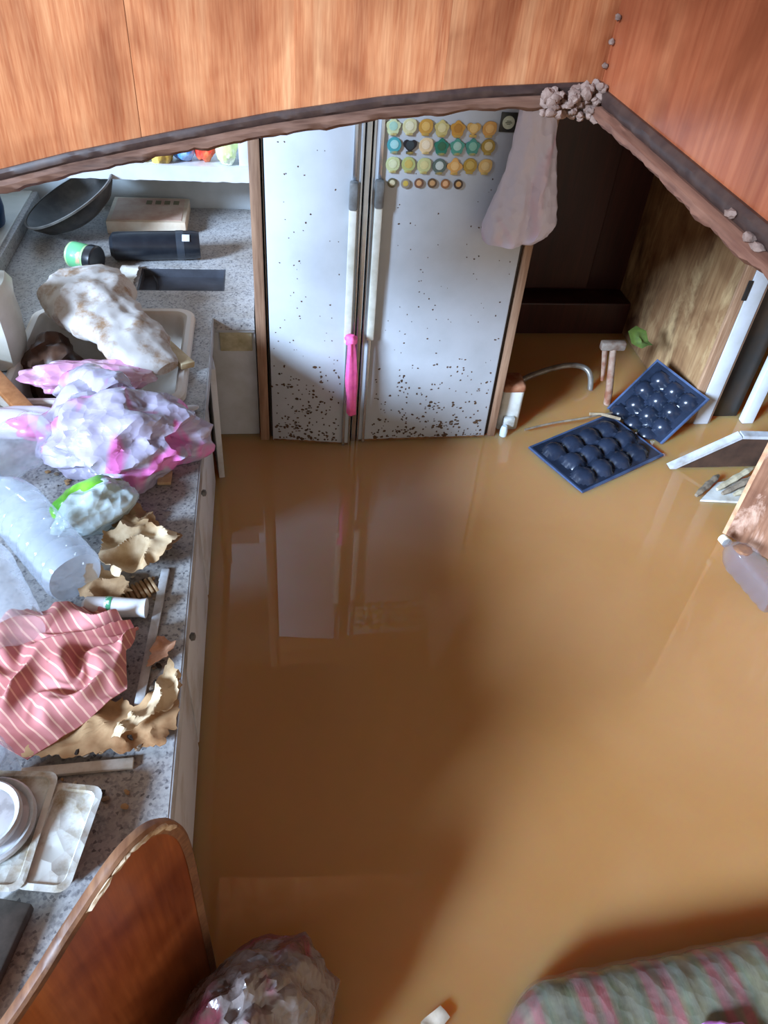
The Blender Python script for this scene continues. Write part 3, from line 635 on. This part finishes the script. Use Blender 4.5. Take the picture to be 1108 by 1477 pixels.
cg = thing('corrugated_cardboard', 'torn strip of corrugated cardboard between cream paper and white tube', 'cardboard', (-.27, 1.04, CT))
obj('liner', xf(box(-.035, .035, -.018, .018, 0, .002), place((-.275, 1.045, CT+.001), .5)), CARD, cg)
for k in range(8): obj('flute', xf(box(-.003, .003, -.02 - .004*(k % 3), .02, .002, .007, .0015), place((-.275 + math.cos(.5)*(-.031+.009*k), 1.045 + math.sin(.5)*(-.031+.009*k), CT+.001), .5)), plain('#cdb08a', .8, '#9a7a54', 30), cg)
tu = thing('squeeze_tube', 'white plastic tube with a green mark lying above the pink cloth', 'tube', (-.3, .99, CT))
Mq, L = axis_m((-.365, .995, CT+.0225), (-.25, .985, CT+.0215))
obj('tube_body', lathe([(.012, 0), (.019, .006), (.02, .05), (.017, L-.012), (.019, L)], 20, Mq), plain('#e6e8ea', .4, '#c8ccd0', 20), tu)
obj('green_mark', lathe([(.0203, .042), (.0206, .043), (.0203, .054)], 20, Mq, cap=False), plain('#3fa070', .5, '#e6e8ea', 30, .45, .5), tu)
# pink striped cloth with folds, stripes follow its own surface
s = NT('pink_striped_cotton'); uvn = s.coord('UV', (1, 1, 1))
wv = s.n('ShaderNodeTexWave', _wave_type='BANDS', _bands_direction='DIAGONAL', Scale=31, Distortion=2.2); wv.inputs['Detail'].default_value = 1; wv.inputs['Detail Scale'].default_value = .6
s.l(uvn, wv.inputs['Vector'])
c = s.ramp(wv.outputs['Fac'], [(.86, lin('#c88482')), (.94, lin('#eec0ac'))])
c = s.mix(.5, c, s.ramp(s.noise(s.coord(), 9, 3), [(.35, lin('#d8b4b0')), (.65, lin('#ffffff'))]), 'MULTIPLY')
CLOTH = s.done(c, .75, .25)
def folds(x, y):
    fx, fy = x + .215, y - .965; r0 = math.hypot(fx, fy); th = math.atan2(fy, fx) + .35*noise.noise(Vector((x*14, y*14, 3)))
    k = min(1, max(0, (y - .715 + .25*(x + .36))/.07)); rr_ = min(1, r0/.09)
    ridge = 1.1 - math.sqrt(math.sin(th*6.5 + 1.2)**2 + .05); ridge2 = 1.1 - math.sqrt(math.sin(th*13 + r0*30)**2 + .08)
    return .006 + k*rr_*(.034*max(ridge, 0)**1.5 + .010*ridge2) + .014*max(0, 1 - ((x+.36)/.16)**2 - ((y-.87)/.14)**2)
single('striped_cloth', sheet([(-.335, .985), (-.255, .925), (-.268, .865), (-.262, .80), (-.32, .745), (-.40, .685), (-.47, .73), (-.52, .80), (-.52, .94), (-.46, .985), (-.40, .975)], CT+.012, .003, 16, 13, 60, .003, .0004, .002, folds), CLOTH, 'crumpled dusty pink cloth with pale stripes spread over the worktop', 'cloth')
sl = single('metal_strip', xf(box(-.008, .008, -.17, .17, 0, .006, .0015), place((-.236, .93, CT+.0015), -.055)), plain('#d5d9dd', .35, '#9a8f80', 14), 'long white metal edging strip lying beside the pink cloth', 'metal strip')
single('torn_paper', sheet([(-.36, .765), (-.27, .80), (-.235, .77), (-.178, .83), (-.176, .73), (-.20, .695), (-.25, .688), (-.38, .688), (-.41, .70)], CT+.002, .018, 20, 17, 16, .005, .008), plain('#c8a478', .8, '#8a5c34', 10), 'rust-stained brown wrapping paper under the lower edge of the pink cloth', 'paper')
single('torn_paper', sheet([(-.195, .845), (-.176, .82), (-.18, .76), (-.26, .70), (-.275, .705), (-.22, .775)], CT+.024, .02, 24, 19, 12, .004, .006), BEI, 'pale curled paper flap on top of the stained wrapping paper', 'paper')
single('paint_flake', sheet([(-.235, .905), (-.215, .925), (-.192, .91), (-.205, .875), (-.235, .855)], CT+.003, .014, 30, 23, 8, .003, .005), plain('#d9a888', .7, '#b8805c', 40), 'peach-coloured flake lying beside the metal edging strip', 'flake')
single('white_slat', xf(box(-.085, .085, -.009, .009, 0, .008, .0015), place((-.325, .672, CT+.001), .03)), plain('#e1dfd8', .5, '#b8ab98', 20), 'narrow white slat lying below the stained wrapping paper', 'slat')
# crumbs of grit, splinters and cardboard on the worktop
for k in range(90):
    zone = R_.choice([(-.23, -.185, .80, .92), (-.30, -.22, 1.0, 1.09), (-.40, -.24, .60, .66), (-.38, -.30, 1.28, 1.42), (-.34, -.2, .685, .75), (-.52, -.40, 1.33, 1.48)])
    x = R_.uniform(zone[0], zone[1]); y = R_.uniform(zone[2], zone[3]); q = R_.uniform(.002, .0055)
    o = obj('debris_scrap', xf(blob((0, 0, 0), (q*1.5, q, q*.5), k, .5, 1, None, 1), place((x, y, CT + q*.5 + .001 + (.012 if zone[2] == .685 else 0)), R_.uniform(0, 3))), [DBR, CARD, plain('#3c342e', .9), plain('#cbbfae', .9)][k % 4], None, False)
    tag(o, ['grey-brown', 'tan', 'blackish', 'pale'][k % 4] + ' crumb of debris ' + {.80: 'between the metal strip and the worktop edge', 1.0: 'beside the corrugated cardboard', .60: 'near the narrow white slat', 1.28: 'between the striped bag and brown paper', .685: 'on the rust-stained wrapping paper', 1.33: 'beside the smooth clear bottle'}[zone[2]], 'debris', 'crumbs of debris on the worktop')
cj = thing('glass_jar', 'cloudy glass jar lying beside the narrow white slat', 'jar', (-.45, .66, CT))
obj('jar_glass', lathe([(.03, .001), (.042, .004), (.043, .06), (.036, .075), (.034, .085)], 26, Matrix.Translation((-.445, .655, CT))), CLEARG, cj)
obj('jar_rim', lathe([(.034, .083), (.038, .084), (.038, .092), (.034, .093)], 26, Matrix.Translation((-.445, .655, CT)), cap=False), CLEARG, cj)
# plastic food trays
def ftray(cx, cy, sx, sy, h, rz, label, mat):
    o = thing('food_tray', label, 'tray', (cx, cy, CT)); M = place((cx, cy, CT + .001), rz)
    def q(i, z, r): return [M @ p for p in rrect(-sx+i, sx-i, -sy+i, sy-i, r, z, 4)]
    obj('tray_shell', rings([q(0, h, .015), q(-.003, h+.002, .017), q(.006, h+.003, .013), q(.010, h-.002, .012), q(.018, .004, .012), q(.03, .002, .01), q(.03, 0, .01), q(.016, .001, .012), q(.006, h-.004, .014)]), mat, o)
    obj('tray_bottom', rings([q(.028, .0005, .01), q(.028, .0025, .01)]), mat, o)
    for k in range(6):
        xk = -sx*.6 + sx*1.2*k/5
        obj('rib', xf(box(xk-.002, xk+.002, -sy+.016, -sy+.021, .006, h-.004, .001), M), mat, o)
    return o
TRAYM = film('tray_plastic', '#dfe2dc', .9, .25, dirt='#a89a80')
ftray(-.415, .565, .065, .085, .042, -.10, 'ribbed pale plastic food tray holding two round lids', TRAYM)
ftray(-.322, .548, .036, .075, .038, -.18, 'empty narrow pale plastic food tray beside the one with lids', TRAYM)
for k, (rad, z, lab) in enumerate(((.068, .048, 'larger pale round plastic lid resting on the ribbed food tray'), (.056, .062, 'smaller pale round lid with a clouded centre, on top of the larger lid'))):
    o = thing('round_lid', lab, 'lid', (-.425, .572, CT + z)); Ml = Matrix.Translation((-.425 - .004*k, .57, CT + z))
    obj('lid_rim', lathe([(rad-.008, 0), (rad, .001), (rad, .008), (rad-.003, .011), (rad-.007, .009), (rad-.010, .004)], 40, Ml), plain('#d9dde0', .3, '#b9bcbc', 20), o)
    obj('lid_face', lathe([(rad-.009, .003), (rad-.014, .0055), (rad*.55, .0055), (rad*.5, .0065), (.004, .0065)], 40, Ml), plain('#c9ccd0', .3, '#e6e9ee', 30, .45, .55), o)
dk = single('dark_plank', xf(box(-.028, .028, -.10, .10, 0, .02, .003), place((-.40, .375, CT+.001), -.25)), plain('#3c3833', .6, '#57504a', 30), 'dark weathered plank lying on the worktop beside the food trays', 'plank')

# curved partition in front of the counter end
d = Vector((-.6606, -.7507, 0)); nrm = Vector((.7507, -.6606, 0)); p0 = Vector((-.14, .515, 0))
prof = [(.008, -.5), (.004, .25), (.002, .40), (.003, .50), (.010, .565), (.026, .608), (.048, .635), (.075, .645), (.105, .642), (.145, .623), (.19, .598), (.227, .573), (.271, .549), (.32, .53), (.40, .51), (.70, .47)]
pp3 = smoothpath([(a, b, 0) for a, b in prof], 4)
Mp = Matrix(((d.x, 0, nrm.x, p0.x), (d.y, 0, nrm.y, p0.y), (0, 1, 0, 0), (0, 0, 0, 1)))
pt = thing('curved_partition', 'mahogany plywood partition with a rounded corner and chipped edge, at the end of the worktop', 'partition', (-.24, .40, 0))
obj('panel', prism([(v.x, v.y) for v in pp3] + [(.70, -.5)], -.006, .006, Mp), WOODP, pt, False)
RG = []
for i, v in enumerate(pp3):
    t = (pp3[min(i+1, len(pp3)-1)] - pp3[max(i-1, 0)]).normalized(); o_ = Vector((-t.y, t.x, 0))
    k = .006 + .0018*noise.noise(v*40); ring = []
    for q, e in ((-.0075, -.005), (-.008, .001), (-.004, k*.7), (.004, k*.75), (.008, .001), (.0075, -.012)):
        ring.append(Mp @ Vector((v.x + o_.x*e, v.y + o_.y*e, q)))
    RG.append(ring)
obj('edge_band', rings(RG), veneer('partition_edge', '#4a2c20', '#7e5238', '#a87c58', rough=.5, figure=False, axis='Y', grain=40), pt)
CH = plain('#d6c0a2', .8, '#a07850', 50)
for k in range(9):
    v = pp3[20 + k*2 + (k % 2)]
    obj('chipped_patch', xf(blob((0, 0, 0), (.012 + .006*R_.random(), .004, .005), k + 50, .5, 1, None, 2), Mp @ Matrix.Translation((v.x, v.y - .004, .0065)) @ Matrix.Rotation(math.atan2(pp3[22+k*2].y - v.y, pp3[22+k*2].x - v.x), 4, 'Z')), CH, pt)

# clear rubbish bag with red contents at the foot of the partition
rbg = thing('rubbish_bag', 'cloudy plastic rubbish bag with reddish contents at the foot of the curved partition', 'bag', (-.06, .34, 0))
def tp(q, dd):
    k = 1 - .35*max(0, dd.z)**1.5; return Vector((q.x*k, q.y*k, q.z))
obj('bag_film', blob((-.07, .375, .06), (.165, .118, .225), 61, .13, 2.0, None, 5, .80, taper=tp), film('rubbish_film', '#8f8480', .88, .2, '#8c4450', 10, .5, .6, dirt='#5f5048', crs=60, crb=.25), rbg)
# plastic-wrapped cushion
cu = thing('cushion', 'striped pink and green cushion wrapped in clear plastic, floating on the water', 'cushion', (.7, .24, 0))
s = NT('faded_striped_cushion'); v = s.coord(scale=(1, .12, .12))
add = s.coord(); n1 = s.noise(add, 6, 3)
wv = s.n('ShaderNodeTexWave', _wave_type='BANDS', _bands_direction='X', Scale=2.6, Distortion=1.2); s.l(v, wv.inputs['Vector'])
c = s.ramp(wv.outputs['Fac'], [(.0, lin('#8f8a66')), (.3, lin('#76805c')), (.55, lin('#8a7048')), (.68, lin('#b04a50')), (.92, lin('#b8565e')), (1.0, lin('#94745c'))])
c = s.mix(.8, c, s.ramp(s.noise(add, 11, 6, .7), [(.36, (.8, .8, .76, 1)), (.62, (.20, .17, .13, 1))]), 'MULTIPLY')
s.bump(s.noise(s.coord(scale=(1, .2, .2)), 60, 3), .5, .004)
CUSH = s.done(c, .25, .6)
RG = []
for i in range(61):
    t = i/60; x = .345 + .75*t; e = min(1, (1 - (1 - min(t/.16, 1))**2))**.5; ring = []
    for j in range(32):
        a = 2*math.pi*j/32; ca, sa = math.cos(a), math.sin(a)
        yy = math.copysign(abs(ca)**.6, ca)*.16*max(e, .05); zz = math.copysign(abs(sa)**.7, sa)*.09*max(e, .05)
        wr_ = .004*noise.noise(Vector((x*30, ca*2, sa*2))) + .005*abs(noise.noise(Vector((x*14, ca, sa))))
        ring.append(Vector((x, .250 + .05*t + yy*(1 + wr_*4), .025 + zz + wr_)))
    RG.append(ring)
obj('cushion_body', rings(RG), CUSH, cu)
CF = film('wrap_film', '#d6d4cc', .14, .1)
RG2 = [[p + (p - Vector((p.x, .250 + .05*i/60, .025)))*.035 + Vector((0, 0, .003*noise.noise(p*60))) for p in r] for i, r in enumerate(RG)]
obj('plastic_wrap', rings(RG2), CF, cu)
single('tissue_scrap', blob((.72, .275, .125), (.05, .025, .018), 71, .5, 1, None, 4), plain('#d07ad0', .6, '#e8b0e0', 30), 'crumpled mauve tissue lying on the plastic-wrapped cushion', 'tissue')
single('paper_scrap', sheet([(.225, .385), (.265, .405), (.28, .385), (.25, .36), (.225, .36)], .004, .01, 30, 5, 5, .01, .002), plain('#dccdb8', .8, '#b8a58a', 20), 'small pale paper scrap floating alone on the brown water', 'paper')

# ================================================================ FLOATING THINGS, RIGHT
# fruit trays: thin dimpled sheets with a turned-down rim
TRY = plain('#262e3e', .25, '#1a212e', 12)
def fruit_tray(M, nx, ny, pitch, label):
    o = thing('fruit_tray', label, 'tray', M.translation, 'dimpled plastic fruit trays')
    LX, LY = (nx + .55)*pitch, (ny*.87 + .45)*pitch; k = 9
    NX, NY = int(nx*k), int(ny*k); V = []
    C_ = []
    for r in range(ny):
        for c_ in range(nx):
            x = (c_ + .5 + (.25 if r % 2 else -.0) + .15)*pitch; y = (r*.87 + .62)*pitch
            if x < LX - pitch*.35: C_.append((x, y))
    for j in range(NY+1):
        for i in range(NX+1):
            x, y = LX*i/NX, LY*j/NY; h = 0
            for cx, cy in C_:
                d2 = ((x-cx)**2 + (y-cy)**2)/(pitch*.46)**2
                if d2 < 1: h = max(h, math.sqrt(1 - d2)**.8)
            V.append(Vector((x - LX/2, y - LY/2, .028*h + .004)))
    F = [[j*(NX+1)+i, j*(NX+1)+i+1, (j+1)*(NX+1)+i+1, (j+1)*(NX+1)+i] for j in range(NY) for i in range(NX)]
    N = len(V); V += [v - Vector((0, 0, .0015)) for v in V]; F += [[i+N for i in f][::-1] for f in F]
    obj('dimpled_sheet', xf((V, F, None), M), TRY, o)
    def q(i, z): return [M @ Vector((x, y, z)) for x, y in ((-LX/2-i, -LY/2-i), (LX/2+i, -LY/2-i), (LX/2+i, LY/2+i), (-LX/2-i, LY/2+i))]
    obj('rim', rings([q(-.002, .0045), q(.005, .0055), q(.007, .001), q(.006, -.004), q(.004, -.003), q(-.002, .0015)], False), plain('#4a5a78', .22, '#303c54', 12), o, False)
    return o
fruit_tray(place((1.108, 2.02, .008), .463, .03, -.03), 4, 3, .084, 'blue-black dimpled fruit tray floating flat on the water with twigs on it')
tu_, tv_ = Vector((.107, -.235, -.02)).normalized(), Vector((.11, .07, .125)); tv_ = (tv_ - tu_*tv_.dot(tu_)).normalized(); tn_ = tu_.cross(tv_)
Mtr = Matrix((tu_, tv_, tn_)).transposed().to_4x4(); Mtr.translation = Vector((1.342, 2.178, .02)) + tv_*.06 - tu_*.015
fruit_tray(Mtr, 3, 4, .070, 'blue-black dimpled fruit tray tilted up against the stained plywood wall')
TW = plain('#8a7a66', .8, '#5c5044', 40)
single('twig', tube(smoothpath([(.88, 2.145, .015), (.98, 2.16, .03), (1.10, 2.17, .044), (1.22, 2.20, .046)]), [.004]*13 + [.003]*6, 7), TW, 'long thin twig lying across the flat fruit tray', 'twig')
single('twig', tube([(1.13, 2.19, .048), (1.18, 2.19, .046), (1.24, 2.165, .042)], .006, 7), plain('#a89478', .8, '#7c6a52', 40), 'short pale twig stub resting on the flat fruit tray', 'twig')
# rusty white box by the refrigerator corner
rx = thing('rusty_box', 'small white enamel box with a rusted top at the refrigerator corner', 'box', (.82, 2.2, 0))
obj('box_body', box(.782, .862, 2.17, 2.26, -.06, .165, .014, 3), plain('#d6d8d2', .5, '#a5a08e', 10), rx)
obj('rusted_top', box(.780, .864, 2.168, 2.262, .150, .185, .014, 3), plain('#8a4a2a', .8, '#b08060', 14), rx)
obj('flange', box(.80, .84, 2.150, 2.172, .02, .06, .005), plain('#c9ccc8', .5, '#8f8a7a', 20), rx)
obj('spout', lathe([(.012, -.02), (.014, .03), (.011, .045), (.008, .05)], 14, Matrix.Translation((.80, 2.135, -.01))), plain('#cfe0e6', .3), rx)
single('bent_pipe', tube(smoothpath([(.88, 2.40, .03), (.98, 2.44, .055), (1.10, 2.47, .075), (1.18, 2.47, .075), (1.215, 2.44, .05), (1.225, 2.41, -.05)]), .011, 10), plain('#a8a49c', .35, '#6a5c4e', 16, metal=.5), 'bent grey metal pipe rising from the water in the dark passage', 'pipe')
tl = thing('hammer', 'rusty hammer-headed bar standing in the water behind the fruit trays', 'hammer', (1.27, 2.3, 0))
obj('shaft', tube([(1.262, 2.31, -.1), (1.252, 2.33, .05), (1.238, 2.375, .22)], [.014, .014, .012], 10), RUST, tl)
obj('second_prong', tube([(1.208, 2.385, .225), (1.214, 2.365, .16), (1.219, 2.345, .09)], [.011, .009, .006], 8), RUST, tl)
obj('head', join(box(1.188, 1.283, 2.36, 2.39, .205, .240, .008)), plain('#8f8478', .7, '#6a4c3a', 20), tl)
lf = single('leaf', sheet([(1.29, 2.40), (1.33, 2.43), (1.36, 2.40), (1.375, 2.35), (1.335, 2.345), (1.30, 2.365)], .21, .02, 20, 3, 6, .02, .001, .001, lambda x, y: .06*(y-2.34)/.1), plain('#5c7030', .5, '#44502a', 30), 'green leaf caught behind the rusty hammer head', 'leaf')
# sunken boards
b1 = thing('sunken_panel', 'dark brown panel with a pale edge, sticking up slantwise from the water', 'board', (1.55, 1.93, 0))
poly = [(1.34, -.02), (1.565, .125), (1.80, .115), (1.78, -.3), (1.42, -.3)]
obj('panel', prism(poly, -1.95, -1.932, MY), plain('#4a3428', .6, '#33241c', 14), b1, False)
def strip(a, b, w_, y0, y1):
    a = Vector((a[0], 0, a[1])); b = Vector((b[0], 0, b[1])); n = Vector((-(b-a).z, 0, (b-a).x)).normalized()*w_
    return ([Vector((p.x, y, p.z)) for y in (y0, y1) for p in (a, b, b+n, a+n)], [[0, 1, 2, 3], [7, 6, 5, 4], [0, 4, 5, 1], [1, 5, 6, 2], [2, 6, 7, 3], [3, 7, 4, 0]], None)
PE = plain('#c6c8cc', .5, '#9a948e', 16)
obj('pale_edge', strip((1.34, -.018), (1.566, .125), .012, 1.925, 1.956), PE, b1, False)
obj('pale_edge', strip((1.567, .125), (1.80, .115), .012, 1.925, 1.956), PE, b1, False)
b2 = thing('floating_board', 'small white board with splintered wood strips floating beside the sunken panel', 'board', (1.47, 1.78, 0))
obj('board', prism([(1.38, 1.755), (1.56, 1.735), (1.60, 1.86), (1.48, 1.84)], -.008, .008), plain('#d8d8d2', .5, '#b0a898', 12), b2, False)
for k, (a, b) in enumerate((((1.365, 1.765, .018), (1.48, 1.85, .03)), ((1.45, 1.79, .02), (1.60, 1.86, .05)), ((1.46, 1.77, .018), (1.62, 1.83, .05)), ((1.50, 1.765, .016), (1.63, 1.80, .045)))):
    a = Vector(a); b = Vector(b); P = [a.lerp(b, t/6) + Vector((.006*noise.noise(Vector((k, t, 0))), .006*noise.noise(Vector((k, t, 4))), .004*noise.noise(Vector((k, t, 8))))) for t in range(7)]
    obj('splinter', tube(P, [.006, .011, .010, .013, .010, .012, .005], 6), [TW, plain('#b9ac8e', .8, '#8f826a', 30)][k % 2], b2, False)
wbp = thing('standing_board', 'mottled brown wooden board standing upright in the water beside the clear bottle', 'board', (1.5, 1.5, 0))
dv = Vector((.60, -.80, 0)); nv = Vector((-.80, -.60, 0)); q0 = Vector((1.402, 1.615, 0))
Mb = Matrix(((dv.x, 0, nv.x, q0.x), (dv.y, 0, nv.y, q0.y), (0, 1, 0, 0), (0, 0, 0, 1)))
obj('face_board', prism([(.012, -.5), (.6, -.5), (.6, .9), (.012, .9)], -.015, .015, Mb), OLDW, wbp, False)
obj('edge_lipping', prism([(0, -.5), (.012, -.5), (.012, .9), (0, .9)], -.016, .016, Mb), plain('#d2a27c', .7, '#9a6a4a', 14), wbp, False)
ob = bottle('square_bottle', (1.385, 1.275, .045), (1.335, 1.53, .05), .043, CLEARG, 'square clear bottle with a pale cap floating beside the mottled standing board', 4, '#efe6cc', .75, True, .014)
obj('oil_residue', blob((1.352, 1.455, .078), (.026, .022, .006), 5, .4, 1, None, 3), plain('#b5763a', .4, '#8a5424', 30), ob)
